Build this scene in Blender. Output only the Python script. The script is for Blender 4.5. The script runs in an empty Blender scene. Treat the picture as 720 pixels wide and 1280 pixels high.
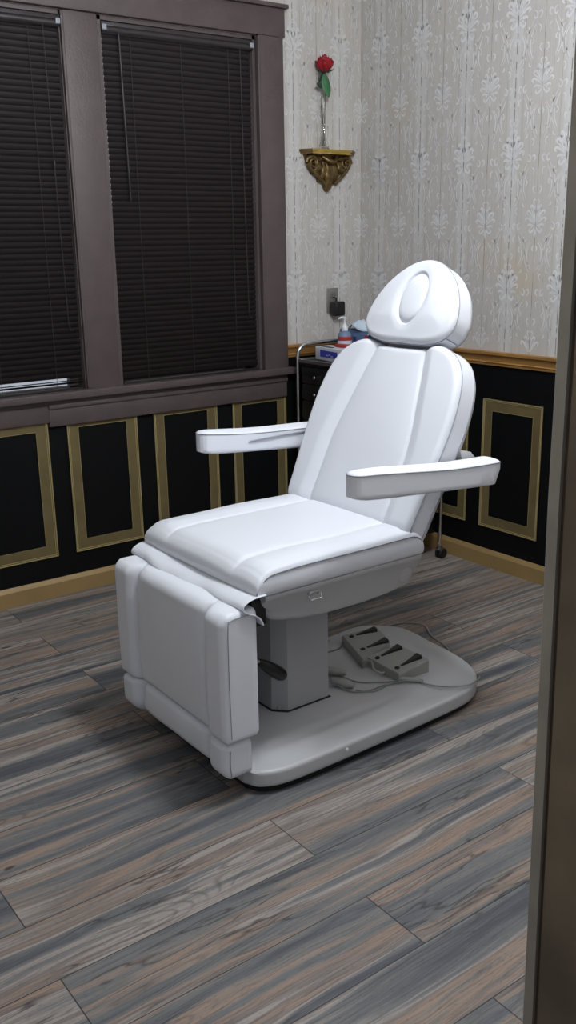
import bpy, bmesh, math, random
import numpy as np
from mathutils import Vector, Matrix
random.seed(7)
SC = bpy.context.scene
COL = SC.collection
PI = math.pi
V = lambda *a: np.array(a, float)

# ------------------------------------------------------------------ helpers
def srgb(r, g, b):
    f = lambda c: (c/255/12.92) if c/255 <= .04045 else ((c/255+.055)/1.055)**2.4
    return (f(r), f(g), f(b), 1)

def mat(name, col, rough=.5, metal=0, noise=0, nscale=20, bump=0, bscale=200, **kw):
    m = bpy.data.materials.new(name); m.use_nodes = True
    nt = m.node_tree; b = nt.nodes['Principled BSDF']
    b.inputs['Base Color'].default_value = col
    b.inputs['Roughness'].default_value = rough
    b.inputs['Metallic'].default_value = metal
    for k, v in kw.items(): b.inputs[k.replace('_', ' ')].default_value = v
    tc = nt.nodes.new('ShaderNodeTexCoord')
    if noise:
        n = nt.nodes.new('ShaderNodeTexNoise'); n.inputs['Scale'].default_value = nscale; n.inputs['Detail'].default_value = 5
        nt.links.new(tc.outputs['Object'], n.inputs['Vector'])
        r = nt.nodes.new('ShaderNodeMapRange'); r.inputs['From Min'].default_value = .3; r.inputs['From Max'].default_value = .7
        r.inputs['To Min'].default_value = 1-noise; r.inputs['To Max'].default_value = 1+noise
        nt.links.new(n.outputs['Fac'], r.inputs['Value'])
        mx = nt.nodes.new('ShaderNodeVectorMath'); mx.operation = 'SCALE'; mx.inputs[0].default_value = col[:3]
        nt.links.new(r.outputs[0], mx.inputs['Scale']); nt.links.new(mx.outputs[0], b.inputs['Base Color'])
    if bump:
        n = nt.nodes.new('ShaderNodeTexNoise'); n.inputs['Scale'].default_value = bscale; n.inputs['Detail'].default_value = 3
        nt.links.new(tc.outputs['Object'], n.inputs['Vector'])
        bp = nt.nodes.new('ShaderNodeBump'); bp.inputs['Strength'].default_value = bump; bp.inputs['Distance'].default_value = .002
        nt.links.new(n.outputs['Fac'], bp.inputs['Height']); nt.links.new(bp.outputs[0], b.inputs['Normal'])
    return m

class NX:   # small expression builder for node trees
    def __init__(s, nt): s.nt = nt
    def m(s, op, a, b=None, c=None):
        n = s.nt.nodes.new('ShaderNodeMath'); n.operation = op
        for i, v in enumerate((a, b, c)):
            if v is None: continue
            if isinstance(v, (int, float)): n.inputs[i].default_value = v
            else: s.nt.links.new(v, n.inputs[i])
        return n.outputs[0]
    def xyz(s, x, y, z=0):
        n = s.nt.nodes.new('ShaderNodeCombineXYZ')
        for i, v in enumerate((x, y, z)):
            if isinstance(v, (int, float)): n.inputs[i].default_value = v
            else: s.nt.links.new(v, n.inputs[i])
        return n.outputs[0]
    def noise(s, vec, scale=1, detail=4, dist=0, rough=.5):
        n = s.nt.nodes.new('ShaderNodeTexNoise'); s.nt.links.new(vec, n.inputs['Vector'])
        n.inputs['Scale'].default_value = scale; n.inputs['Detail'].default_value = detail
        n.inputs['Distortion'].default_value = dist; n.inputs['Roughness'].default_value = rough
        return n.outputs['Fac']
    def rng(s, v, a, b, c, d):
        n = s.nt.nodes.new('ShaderNodeMapRange'); s.nt.links.new(v, n.inputs['Value'])
        for i, x in enumerate((a, b, c, d)): n.inputs[i+1].default_value = x
        return n.outputs[0]
    def mix(s, f, a, b, mode='MIX'):
        n = s.nt.nodes.new('ShaderNodeMix'); n.data_type = 'RGBA'; n.blend_type = mode
        for sock, v in ((n.inputs['Factor'], f), (n.inputs['A'], a), (n.inputs['B'], b)):
            pass
        ins = [i for i in n.inputs if i.enabled]
        F = n.inputs[0]; A = n.inputs[6]; B = n.inputs[7]
        for sock, v in ((F, f), (A, a), (B, b)):
            if isinstance(v, (int, float)): sock.default_value = v
            elif isinstance(v, tuple): sock.default_value = v
            else: s.nt.links.new(v, sock)
        return n.outputs[2]
    def ramp(s, v, stops):
        n = s.nt.nodes.new('ShaderNodeValToRGB'); e = n.color_ramp.elements
        while len(e) < len(stops): e.new(.5)
        for i, (p, c) in enumerate(stops): e[i].position = p; e[i].color = c
        s.nt.links.new(v, n.inputs[0]); return n.outputs[0]

class MB:
    """collects shapes, links them as ONE mesh object"""
    def __init__(s): s.v = []; s.f = []; s.mi = []; s.cur = 0
    def add(s, vs, fs):
        o = len(s.v); s.v += [tuple(map(float, p)) for p in vs]
        s.f += [tuple(i+o for i in f) for f in fs]; s.mi += [s.cur]*len(fs); return s
    def box(s, x0, x1, y0, y1, z0, z1, bev=0):
        if bev:
            bm = bmesh.new(); bmesh.ops.create_cube(bm, size=1)
            for v in bm.verts: v.co = ((x0+x1)/2+v.co.x*(x1-x0), (y0+y1)/2+v.co.y*(y1-y0), (z0+z1)/2+v.co.z*(z1-z0))
            bmesh.ops.bevel(bm, geom=bm.edges[:], offset=bev, segments=3, affect='EDGES', profile=.5)
            bm.verts.index_update(); s.add([v.co[:] for v in bm.verts], [[v.index for v in f.verts] for f in bm.faces]); bm.free(); return s
        p = [(x, y, z) for x in (x0, x1) for y in (y0, y1) for z in (z0, z1)]
        return s.add(p, [(0,1,3,2),(4,6,7,5),(0,4,5,1),(2,3,7,6),(0,2,6,4),(1,5,7,3)])
    def prism(s, poly, axis, a, b):      # polygon in the two other axes, extruded along axis a..b
        n = len(poly); vs = []
        for t in (a, b):
            for p, q in poly:
                vs.append({'x': (t, p, q), 'y': (p, t, q), 'z': (p, q, t)}[axis])
        return s.add(vs, [tuple(range(n)), tuple(range(2*n-1, n-1, -1))]+[(i, (i+1) % n, n+(i+1) % n, n+i) for i in range(n)])
    def tube(s, pts, r, seg=10, cap=True, closed=False):
        pts = [np.array(p, float) for p in pts]; n = len(pts)
        rs = r if hasattr(r, '__len__') else [r]*n
        tang = []
        for i in range(n):
            a = pts[(i-1) % n] if closed or i > 0 else pts[i]; b = pts[(i+1) % n] if closed or i < n-1 else pts[i]
            t = b-a; tang.append(t/(np.linalg.norm(t)+1e-12))
        ref = V(0,0,1) if abs(tang[0][2]) < .9 else V(1,0,0)
        u = np.cross(tang[0], ref); u /= np.linalg.norm(u); vs = []
        for i in range(n):
            u = u-tang[i]*(u@tang[i]); u /= np.linalg.norm(u)+1e-12; w = np.cross(tang[i], u)
            for k in range(seg):
                a = 2*PI*k/seg; vs.append(pts[i]+rs[i]*(math.cos(a)*u+math.sin(a)*w))
        fs = []
        for i in range(n if closed else n-1):
            j = (i+1) % n
            for k in range(seg): fs.append((i*seg+k, i*seg+(k+1) % seg, j*seg+(k+1) % seg, j*seg+k))
        if cap and not closed: fs += [tuple(range(seg-1, -1, -1)), tuple((n-1)*seg+k for k in range(seg))]
        return s.add(vs, fs)
    def lathe(s, prof, c, axis=(0,0,1), seg=24):
        ax = V(*axis); ax /= np.linalg.norm(ax); ref = V(1,0,0) if abs(ax[0]) < .9 else V(0,1,0)
        u = np.cross(ax, ref); u /= np.linalg.norm(u); w = np.cross(ax, u); vs = []
        for r, h in prof:
            for k in range(seg):
                a = 2*PI*k/seg; vs.append(V(*c)+ax*h+max(r, 1e-5)*(math.cos(a)*u+math.sin(a)*w))
        fs = [(i*seg+k, i*seg+(k+1) % seg, (i+1)*seg+(k+1) % seg, (i+1)*seg+k) for i in range(len(prof)-1) for k in range(seg)]
        fs += [tuple(range(seg-1, -1, -1)), tuple((len(prof)-1)*seg+k for k in range(seg))]
        return s.add(vs, fs)
    def build(s, name, m, parent=None, angle=40, smooth=True, fix=True):
        loc = V(0,0,0); p = parent
        while p is not None: loc = loc+V(*p.location); p = p.parent
        a = np.array(s.v); c = V(0,0,0)
        if parent is None and False: c = a.mean(0)
        me = bpy.data.meshes.new(name)
        me.from_pydata([tuple(x) for x in (a-loc)], [], s.f)
        for mm in (m if isinstance(m, (list, tuple)) else [m]): me.materials.append(mm)
        for i, pol in enumerate(me.polygons): pol.material_index = s.mi[i]; pol.use_smooth = smooth
        if fix:
            bm = bmesh.new(); bm.from_mesh(me); bmesh.ops.recalc_face_normals(bm, faces=bm.faces[:]); bm.to_mesh(me); bm.free()
        if smooth: me.set_sharp_from_angle(angle=math.radians(angle))
        o = bpy.data.objects.new(name, me); COL.objects.link(o); o.parent = parent
        return o

def thing(name, label, cat, loc, group=None):
    o = bpy.data.objects.new(name, None); o.empty_display_size = .1; COL.objects.link(o)
    o.location = loc; o['label'] = label; o['category'] = cat
    if group: o['group'] = group
    return o
def tag(o, label, cat, group=None):
    o['label'] = label; o['category'] = cat
    if group: o['group'] = group
    return o
def struct(o): o['kind'] = 'structure'; return o

def smooth_path(pts, n=8, closed=False):     # Catmull-Rom
    pts = [np.array(p, float) for p in pts]; N = len(pts); out = []
    for i in range(N if closed else N-1):
        p0 = pts[(i-1) % N] if closed or i else pts[0]; p1 = pts[i]; p2 = pts[(i+1) % N]
        p3 = pts[(i+2) % N] if closed or i+2 < N else pts[-1]
        for k in range(n):
            t = k/n; out.append(.5*((2*p1)+(-p0+p2)*t+(2*p0-5*p1+4*p2-p3)*t*t+(-p0+3*p1-3*p2+p3)*t**3))
    if not closed: out.append(pts[-1])
    return out

def sdf(poly, P):    # unsigned distance to polygon edges
    A = poly; B = np.roll(poly, -1, 0); d = B-A
    t = ((P[:, None, :]-A)*d).sum(2)/((d*d).sum(1)+1e-12); t = np.clip(t, 0, 1)
    return np.sqrt((((A+t[:, :, None]*d)-P[:, None, :])**2).sum(2)).min(1)
def rnd(e, R):       # height lost to a quarter-round edge of radius R at distance e
    e = np.clip(e, 0, R); return R-np.sqrt(np.maximum(R*R-(R-e)**2, 0))
def gau(x, s): return np.exp(-(x/s)**2)
def sstep(x, a, b): t = np.clip((x-a)/(b-a), 0, 1); return t*t*(3-2*t)

def pad(outline, top, h0, frame, n=72, Rb=.012, mb=None, warp=.45):
    """upholstered pad over an outline (s,t); top(s,t,e)->height; h0 = underside height"""
    poly = np.array(outline, float); c = (poly.max(0)+poly.min(0))/2; hx = (poly.max(0)-poly.min(0))/2
    w = np.linspace(-1, 1, n+1); w = (1-warp)*w+warp*np.sin(w*PI/2)
    a, b = np.meshgrid(w, w, indexing='ij'); a = a.ravel(); b = b.ravel(); m = np.maximum(abs(a), abs(b)); m1 = np.where(m < 1e-9, 1, m)
    D = np.stack([a/m1*hx[0], b/m1*hx[1]], 1); D[m < 1e-9] = (1, 0)
    A = poly-c; B = np.roll(A, -1, 0); E = B-A
    den = D[:, None, 0]*E[None, :, 1]-D[:, None, 1]*E[None, :, 0]
    den = np.where(abs(den) < 1e-12, 1e-12, den)
    t = (A[None, :, 0]*E[None, :, 1]-A[None, :, 1]*E[None, :, 0])/den
    u = (A[None, :, 0]*D[:, None, 1]-A[None, :, 1]*D[:, None, 0])/den
    t = np.where((t > 0) & (u >= -1e-6) & (u <= 1+1e-6), t, 9e9).min(1)
    P = c+D*t[:, None]*m[:, None]
    e = sdf(poly, P); H = top(P[:, 0], P[:, 1], e)
    idx = np.arange((n+1)**2).reshape(n+1, n+1)
    ring = list(idx[:, 0])+list(idx[-1, 1:])+list(idx[-2::-1, -1])+list(idx[0, -2:0:-1])
    O, T, Y, N = frame
    W = lambda p, h: O+p[0]*T+p[1]*Y+h*N
    vs = [W(P[i], H[i]) for i in range(len(P))]
    fs = [(idx[i, j], idx[i+1, j], idx[i+1, j+1], idx[i, j+1]) for i in range(n) for j in range(n)]
    L = len(ring); prev = ring
    for k in range(1, 9):
        f = k/6 if k <= 6 else 1
        base = len(vs)
        for i in ring:
            q = P[i]; h = H[i]*(1-min(f, 1))+(h0+Rb)*min(f, 1)
            if k > 6:
                s = 1-(1-math.cos((k-6)/2*PI/2))*Rb/max(hx.min(), 1e-3); q = c+(q-c)*s; h = h0+Rb-Rb*math.sin((k-6)/2*PI/2)
            vs.append(W(q, h))
        cur = list(range(base, base+L))
        fs += [(prev[i], prev[(i+1) % L], cur[(i+1) % L], cur[i]) for i in range(L)]
        prev = cur
    fs.append(tuple(prev[::-1]))
    rim = [W(P[i], H[i]) for i in ring]
    mb = mb or MB(); mb.add(vs, fs); return mb, rim

# ------------------------------------------------------------------ materials
vinyl = mat('white_vinyl', srgb(218, 221, 228), .45, bump=.12, bscale=700)
vinyl.node_tree.nodes['Principled BSDF'].inputs['Specular IOR Level'].default_value = .4
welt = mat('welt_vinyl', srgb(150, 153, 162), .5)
seamshade = mat('seam_shadow_grey', srgb(120, 122, 130), .6)  # dark grey on the piping stands in for the crease's shadow line
plastic = mat('cool_white_plastic', srgb(184, 185, 187), .38, noise=.03, nscale=8)
colmat = mat('painted_steel_white', srgb(172, 173, 176), .45)
rubber = mat('black_rubber', srgb(16, 16, 17), .6)
blackgrip = mat('black_plastic', srgb(22, 22, 24), .32)
chrome = mat('chrome', srgb(215, 216, 220), .12, 1)
steel = mat('brushed_steel', srgb(180, 180, 182), .3, 1)
pedgrey = mat('grey_green_plastic', srgb(158, 160, 154), .45)
cable = mat('grey_cable', srgb(140, 141, 140), .45)
goldflat = mat('antique_gold_paint', srgb(118, 104, 70), .5, .25, noise=.12, nscale=14, bump=.2, bscale=90)
goldedge = mat('bright_gold_edge', srgb(190, 174, 124), .4, .4)
goldrail = mat('golden_oak_trim', srgb(166, 124, 70), .42, .2, noise=.12, nscale=9)
goldbase = mat('ochre_baseboard_paint', srgb(152, 126, 82), .5, .1, noise=.08, nscale=6)
blackwall = mat('black_wall_paint', srgb(7, 8, 10), .6, noise=.1, nscale=5, Specular_IOR_Level=.2)
casing = mat('brown_casing_paint', srgb(84, 73, 72), .5, noise=.1, nscale=12, bump=.5, bscale=130)
blindm = mat('dark_brown_blind', srgb(33, 26, 27), .55, Specular_IOR_Level=.35)
corddark = mat('blind_cord', srgb(62, 54, 54), .6)
clearpl = mat('clear_plastic', srgb(150, 155, 165), .15)
jambm = mat('faux_bronze_paint', srgb(102, 88, 70), .5, .0, noise=.35, nscale=5, bump=.4, bscale=60)
jambedge = mat('casing_edge_lit', srgb(150, 143, 130), .4, .2, noise=.15, nscale=9)  # casing colour lightened, room light falling on its edge is painted in
ceilm = mat('ceiling_paint', srgb(232, 232, 232), .8)
glassm = mat('clear_glass', (1, 1, 1, 1), .03, Transmission_Weight=1, IOR=1.45)
panem = mat('window_glass', (1, 1, 1, 1), 0, Transmission_Weight=1, IOR=1.01)
brass = mat('gilded_brass', srgb(196, 168, 92), .34, .75, noise=.15, nscale=30)
bronze = mat('aged_bronze_gilt', srgb(112, 92, 58), .42, .7, noise=.35, nscale=60, bump=.5, bscale=120)
rosered = mat('rose_red', srgb(150, 12, 28), .55, noise=.2, nscale=50)
leafg = mat('leaf_green', srgb(58, 110, 70), .5, noise=.2, nscale=40)
leafd = mat('leaf_dark_green', srgb(38, 62, 50), .5)
stemg = mat('stem_green', srgb(84, 92, 62), .5)
cartblk = mat('cart_black', srgb(9, 9, 11), .3)
paperw = mat('white_cardboard', srgb(205, 208, 216), .6)
blueprint = mat('blue_print', srgb(50, 62, 170), .55)
redprint = mat('red_print', srgb(170, 50, 52), .55)
bluebox = mat('blue_grey_box', srgb(88, 112, 150), .6, noise=.1, nscale=60)
tissue = mat('pale_blue_tissue', srgb(196, 210, 226), .7)
bottlem = mat('translucent_blue_bottle', srgb(140, 165, 195), .2, Transmission_Weight=.4)
bluelabel = mat('navy_label', srgb(40, 48, 110), .5)
pumpw = mat('white_pump_plastic', srgb(225, 228, 232), .35)
socketm = mat('brushed_metal_plate', srgb(150, 148, 146), .4, .6)
leafpaper = mat('wallpaper_raised_print', srgb(210, 210, 211), .5, noise=.09, nscale=45)
leafpale = mat('wallpaper_print_grazing_light', srgb(203, 202, 200), .55, noise=.06, nscale=45)  # same print; faintness from the back wall's light angle put into the colour

def wallpaper():
    m = bpy.data.materials.new('damask_stripe_wallpaper'); m.use_nodes = True; nt = m.node_tree; x = NX(nt); b = nt.nodes['Principled BSDF']
    tc = nt.nodes.new('ShaderNodeTexCoord'); sp = nt.nodes.new('ShaderNodeSeparateXYZ'); nt.links.new(tc.outputs['Object'], sp.inputs[0])
    X, Y, Z = sp.outputs
    s = x.m('SUBTRACT', X, Y)
    wob = x.m('MULTIPLY', x.m('SUBTRACT', x.noise(x.xyz(s, 0, Z), 9, 2), .5), .004)
    sw = x.m('ADD', s, wob)
    def line(off, width, per=.265):      # 1 on the line
        f = x.m('FRACT', x.m('DIVIDE', x.m('SUBTRACT', sw, off-per/2-50*per), per))
        d = x.m('MULTIPLY', x.m('ABSOLUTE', x.m('SUBTRACT', f, .5)), per)
        return x.m('SUBTRACT', 1, x.rng(d, width*.4, width, 0, 1))
    base = x.mix(x.noise(x.xyz(s, 0, Z), 3.2, 4), srgb(197, 192, 186), srgb(188, 184, 181))
    band = line(.164, .038)
    base = x.mix(x.m('MULTIPLY', band, .6), base, srgb(210, 210, 210))
    fine = x.noise(x.xyz(x.m('MULTIPLY', s, 260), 0, x.m('MULTIPLY', Z, 7)), 1, 2)
    base = x.mix(x.rng(fine, .35, .75, 0, .35), base, srgb(150, 146, 141))
    dash1 = x.rng(x.noise(x.xyz(x.m('MULTIPLY', s, 3), 0, x.m('MULTIPLY', Z, 34)), 1, 2), .42, .5, 0, 1)
    dash2 = x.rng(x.noise(x.xyz(x.m('MULTIPLY', s, 4), 3, x.m('MULTIPLY', Z, 18)), 1, 2), .38, .52, .15, 1)
    for off, w, a, dsh, c in ((.164, .0026, .85, dash1, srgb(92, 86, 82)), (.2965, .0019, .8, dash2, srgb(118, 104, 86)),
                              (.123, .0013, .55, dash2, srgb(130, 118, 100)), (.205, .0013, .55, dash2, srgb(130, 118, 100)),
                              (.245, .0012, .3, dash1, srgb(130, 118, 100)), (.083, .0012, .3, dash1, srgb(130, 118, 100))):
        base = x.mix(x.m('MULTIPLY', x.m('MULTIPLY', line(off, w), dsh), a), base, c)
    # old damp stains with shapes of their own
    st = x.rng(x.noise(x.xyz(s, 5, Z), 2.1, 5), .62, .74, 0, .35)
    base = x.mix(st, base, srgb(190, 168, 128))
    nt.links.new(base, b.inputs['Base Color'])
    b.inputs['Roughness'].default_value = .6
    bp = nt.nodes.new('ShaderNodeBump'); bp.inputs['Strength'].default_value = .3; bp.inputs['Distance'].default_value = .001
    nt.links.new(fine, bp.inputs['Height']); nt.links.new(bp.outputs[0], b.inputs['Normal'])
    return m
paperm = wallpaper()

def floor_material():
    m = bpy.data.materials.new('weathered_plank_laminate'); m.use_nodes = True; nt = m.node_tree; x = NX(nt); b = nt.nodes['Principled BSDF']
    tc = nt.nodes.new('ShaderNodeTexCoord'); sp = nt.nodes.new('ShaderNodeSeparateXYZ'); nt.links.new(tc.outputs['Object'], sp.inputs[0])
    X, Y, Z = sp.outputs
    PW, PL = .1875, 1.304
    ry = x.m('DIVIDE', x.m('ADD', Y, 1.882+PW*40), PW); row = x.m('FLOOR', ry); fy = x.m('FRACT', ry)
    par = x.m('MODULO', row, 2)
    # row index 39 (just below y=-1.882) carries the joint at x=-1.888
    sh = x.m('MULTIPLY', x.m('SUBTRACT', 1, par), PL/2)
    rx = x.m('DIVIDE', x.m('ADD', x.m('ADD', X, 1.888+PL*20), sh), PL); colm = x.m('FLOOR', rx); fx = x.m('FRACT', rx)
    dy = x.m('MULTIPLY', x.m('MINIMUM', fy, x.m('SUBTRACT', 1, fy)), PW); dx = x.m('MULTIPLY', x.m('MINIMUM', fx, x.m('SUBTRACT', 1, fx)), PL)
    seam = x.m('SUBTRACT', 1, x.rng(x.m('MINIMUM', dx, dy), .0006, .0019, 0, 1))
    wn = nt.nodes.new('ShaderNodeTexWhiteNoise'); wn.noise_dimensions = '3D'; nt.links.new(x.xyz(row, colm, 3.3), wn.inputs['Vector'])
    ws = nt.nodes.new('ShaderNodeSeparateXYZ'); nt.links.new(wn.outputs['Color'], ws.inputs[0])
    r1, r2, r3 = ws.outputs
    ox = x.m('ADD', X, x.m('MULTIPLY', r1, 37)); oy = x.m('ADD', Y, x.m('MULTIPLY', r2, 11))
    warp = x.m('MULTIPLY', x.m('SUBTRACT', x.noise(x.xyz(x.m('MULTIPLY', ox, 1.7), x.m('MULTIPLY', oy, 6), r3), 1, 3), .5), .060)
    oyw = x.m('ADD', oy, warp)
    b1 = x.noise(x.xyz(x.m('MULTIPLY', ox, .42), x.m('MULTIPLY', oyw, 11), r3), 1, 2, 0, .5)
    b2 = x.noise(x.xyz(x.m('MULTIPLY', ox, .8), x.m('MULTIPLY', oyw, 42), r3), 1, 4, 0, .6)
    bands = x.m('ADD', x.m('MULTIPLY', b1, .72), x.m('MULTIPLY', b2, .28))
    strip = nt.nodes.new('ShaderNodeTexWhiteNoise'); strip.noise_dimensions = '3D'
    nt.links.new(x.xyz(x.m('FLOOR', x.m('MULTIPLY', x.m('ADD', oyw, x.m('MULTIPLY', warp, .8)), 15)), r1, r2), strip.inputs['Vector'])
    bands = x.m('ADD', bands, x.m('MULTIPLY', x.m('SUBTRACT', strip.outputs['Value'], .5), .045))
    bands = x.m('ADD', bands, x.m('MULTIPLY', x.m('SUBTRACT', r3, .5), .09))
    col = x.ramp(bands, [(.32, srgb(70, 74, 80)), (.40, srgb(97, 99, 102)), (.45, srgb(116, 115, 113)), (.485, srgb(150, 129, 113)), (.52, srgb(116, 108, 104)), (.56, srgb(160, 151, 143)), (.60, srgb(112, 112, 112)), (.67, srgb(78, 81, 87))])
    # cathedral grain
    g1 = x.noise(x.xyz(x.m('MULTIPLY', ox, 1.0), x.m('MULTIPLY', oyw, 8), 7), 1, 1)
    rings = x.m('FRACT', x.m('MULTIPLY', g1, 26)); ringm = x.m('SUBTRACT', 1, x.rng(x.m('ABSOLUTE', x.m('SUBTRACT', rings, .5)), .0, .2, 0, 1))
    gate = x.rng(x.noise(x.xyz(x.m('MULTIPLY', ox, 2), x.m('MULTIPLY', oy, 9), 1), 1, 2), .48, .62, 0, 1)
    col = x.mix(x.m('MULTIPLY', x.m('MULTIPLY', ringm, gate), .5), col, srgb(62, 58, 58))
    fine = x.noise(x.xyz(x.m('MULTIPLY', ox, 8), x.m('MULTIPLY', oyw, 190), 2), 1, 5, 0, .7)
    col = x.mix(x.rng(fine, .50, .72, 0, .7), col, srgb(66, 64, 66))
    col = x.mix(x.rng(fine, .46, .22, 0, .35), col, srgb(158, 154, 150))
    sp2 = x.noise(x.xyz(x.m('MULTIPLY', ox, 60), x.m('MULTIPLY', oy, 260), 2), 1, 2)
    col = x.mix(x.rng(sp2, .58, .75, 0, .5), col, srgb(70, 67, 67))
    kn = x.rng(x.noise(x.xyz(x.m('MULTIPLY', ox, 9), x.m('MULTIPLY', oy, 24), 9), 1, 1), .76, .80, 0, .85)
    col = x.mix(kn, col, srgb(45, 42, 43))
    crack = x.m('SUBTRACT', 1, x.rng(x.m('ABSOLUTE', x.m('SUBTRACT', x.noise(x.xyz(x.m('MULTIPLY', ox, 1.1), x.m('MULTIPLY', oyw, 9), 21), 1, 4), .5)), .0, .010, 0, 1))
    col = x.mix(x.m('MULTIPLY', x.m('MULTIPLY', crack, x.rng(x.noise(x.xyz(x.m('MULTIPLY', ox, 3), oy, 8), 1, 1), .44, .54, 0, 1)), .8), col, srgb(50, 46, 46))
    col = x.mix(x.m('MULTIPLY', seam, .9), col, srgb(30, 28, 28))
    nt.links.new(col, b.inputs['Base Color'])
    b.inputs['Specular IOR Level'].default_value = .35
    nt.links.new(x.rng(fine, .3, .7, .42, .58), b.inputs['Roughness'])
    bp = nt.nodes.new('ShaderNodeBump'); bp.inputs['Strength'].default_value = .35; bp.inputs['Distance'].default_value = .001
    nt.links.new(x.m('SUBTRACT', fine, x.m('MULTIPLY', seam, 2)), bp.inputs['Height']); nt.links.new(bp.outputs[0], b.inputs['Normal'])
    return m
floorm = floor_material()

# ------------------------------------------------------------------ room shell
WX = .034; XL = -3.45; YF = -2.888; YFo = -3.02; CEIL = 2.75; RAILT = .965; RAILB = .905
struct(MB().box(XL-.12, WX+.12, -4.6, .14, -.06, 0).build('floor', floorm))
struct(MB().box(XL-.12, WX+.12, YFo, .14, CEIL, CEIL+.08).build('ceiling', ceilm))

def damask(mb, P, S, U, Nn, s_lo, s_hi, phase, z0, z1):
    """raised leaf print; P origin, S direction along the wall, U up, Nn into the room"""
    per, vp = .265, .513
    def stroke(cs, cz, pts, w, h=.0006):
        pp = smooth_path([V(a, b, 0) for a, b in pts], 4); n = len(pp); vs = []; fs = []
        for i in range(n):
            t = pp[min(i+1, n-1)]-pp[max(i-1, 0)]; t /= np.linalg.norm(t)+1e-9; nn = V(-t[1], t[0], 0)
            ww = w*math.sin(PI*(.06+.88*i/(n-1)))**.8
            for sg in (1, -1):
                q = pp[i]+nn*ww*sg; ss = cs+q[0]; zz = cz+q[1]
                if ss < s_lo+.002: ss = s_lo+.002
                if ss > s_hi-.002: ss = s_hi-.002
                zz = min(max(zz, z0), z1)
                vs.append(P+S*ss+U*zz+Nn*h)
        for i in range(n-1): fs.append((2*i, 2*i+2, 2*i+3, 2*i+1))
        mb.add(vs, fs)
    leaves = [([(.002, -.034), (.009, .008), (.020, .036), (.030, .034), (.027, .018)], .0042), ([(.003, -.036), (.020, -.008), (.038, .014), (.050, .010), (.045, -.004)], .0044),
              ([(.004, -.042), (.024, -.028), (.046, -.016), (.058, -.022), (.050, -.032)], .0040), ([(.004, -.048), (.020, -.048), (.038, -.044), (.046, -.052)], .0038),
              ([(.003, -.052), (.012, -.068), (.026, -.078), (.036, -.070), (.030, -.062)], .0040), ([(.010, -.018), (.022, .012), (.032, .026)], .0026), ([(.012, -.030), (.032, -.010), (.044, -.002)], .0024),
              ([(.0, -.060), (.0035, -.084), (.0, -.104)], .0030), ([(.008, .040), (.016, .052), (.010, .064), (.002, .058)], .0026), ([(.014, -.050), (.026, -.060)], .0024), ([(.003, .0), (.007, .020), (.004, .040)], .0026)]
    arcs = [([(.016, -.105), (.034, -.135), (.034, -.175), (.014, -.215)], .0022), ([(.022, -.10), (.046, -.14), (.045, -.185), (.020, -.23)], .0017),
            ([(.052, .055), (.068, .095), (.064, .14), (.046, .18)], .0022), ([(.060, .05), (.082, .10), (.078, .15), (.054, .195)], .0017),
            ([(.040, -.095), (.052, -.105), (.058, -.092), (.050, -.084)], .0024), ([(.028, .195), (.018, .208), (.022, .222), (.034, .216)], .0026),
            ([(.078, -.030), (.092, -.040), (.090, -.056), (.080, -.056), (.078, -.046)], .0022), ([(.010, .078), (.020, .090), (.018, .104), (.008, .104)], .0024),
            ([(.062, -.125), (.076, -.126), (.080, -.140), (.070, -.146)], .0022), ([(.094, .0), (.104, .010), (.100, .026), (.092, .024)], .0020),
            ([(.100, -.08), (.112, -.09), (.108, -.108)], .0020), ([(.09, .055), (.102, .06), (.104, .075)], .0020), ([(.006, -.12), (.012, -.132), (.006, -.142)], .0024), ([(.06, .03), (.07, .036), (.068, .046)], .0022)]
    k0 = int(math.floor((s_lo-phase)/per))-1; k1 = int(math.ceil((s_hi-phase)/per))+1
    for k in range(k0, k1+1):
        for half in (0, 1):
            cs = phase+k*per+half*per/2
            for j in range(0, 5):
                cz = 1.261+vp*(j-1)+half*vp/2
                for sg in (1, -1):
                    for lst, sc, wf in ((leaves, 1.0 if not half else .88, 1.0 if not half else .75), (arcs, 1, 1)):
                        for pts, w in lst:
                            q = [(a*sg*sc, b*sc) for a, b in pts]
                            cxs = cs+sum(a for a, _ in q)/len(q); cxz = cz+sum(b for _, b in q)/len(q)
                            if s_lo+.01 < cxs < s_hi-.01 and z0+.02 < cxz < z1-.02: stroke(cs, cz, q, w*wf*1.35)

# right wall: upper paper + lower black wainscot in one shell mesh
mb = MB()
mb.cur = 0; mb.box(WX, WX+.12, YFo, .14, RAILB, CEIL)
mb.cur = 1; mb.box(WX, WX+.12, YFo, .14, 0, RAILB)
mb.cur = 2; damask(mb, V(WX, 0, 0), V(0,-1,0), V(0,0,1), V(-1,0,0), 0, 1.75, .13, .975, 2.7)
struct(mb.build('wall_right', [paperm, blackwall, leafpaper], fix=False))
# back wall with two window openings
W2 = (-1.30, -.565); W1 = (-2.175, -1.44); WZ0, WZ1 = .838, 2.275
mb = MB()
for cur, z0, z1 in ((1, 0, WZ0),):
    mb.cur = cur; mb.box(XL-.12, WX, 0, .12, z0, z1)
mb.cur = 1; mb.box(W2[1], WX, 0, .12, WZ0, RAILB)
mb.cur = 0; mb.box(W2[1], WX, 0, .12, RAILB, WZ1); mb.box(W1[1], W2[0], 0, .12, WZ0, WZ1); mb.box(XL-.12, W1[0], 0, .12, WZ0, WZ1); mb.box(XL-.12, WX, 0, .12, WZ1, CEIL)
mb.cur = 2; damask(mb, V(WX, 0, 0), V(-1,0,0), V(0,0,1), V(0,-1,0), 0, .46, .130, .975, 2.7)
struct(mb.build('wall_back', [paperm, blackwall, leafpale], fix=False))
struct(MB().box(XL-.12, XL, YFo, 0, 0, CEIL).build('wall_left', paperm))
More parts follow.
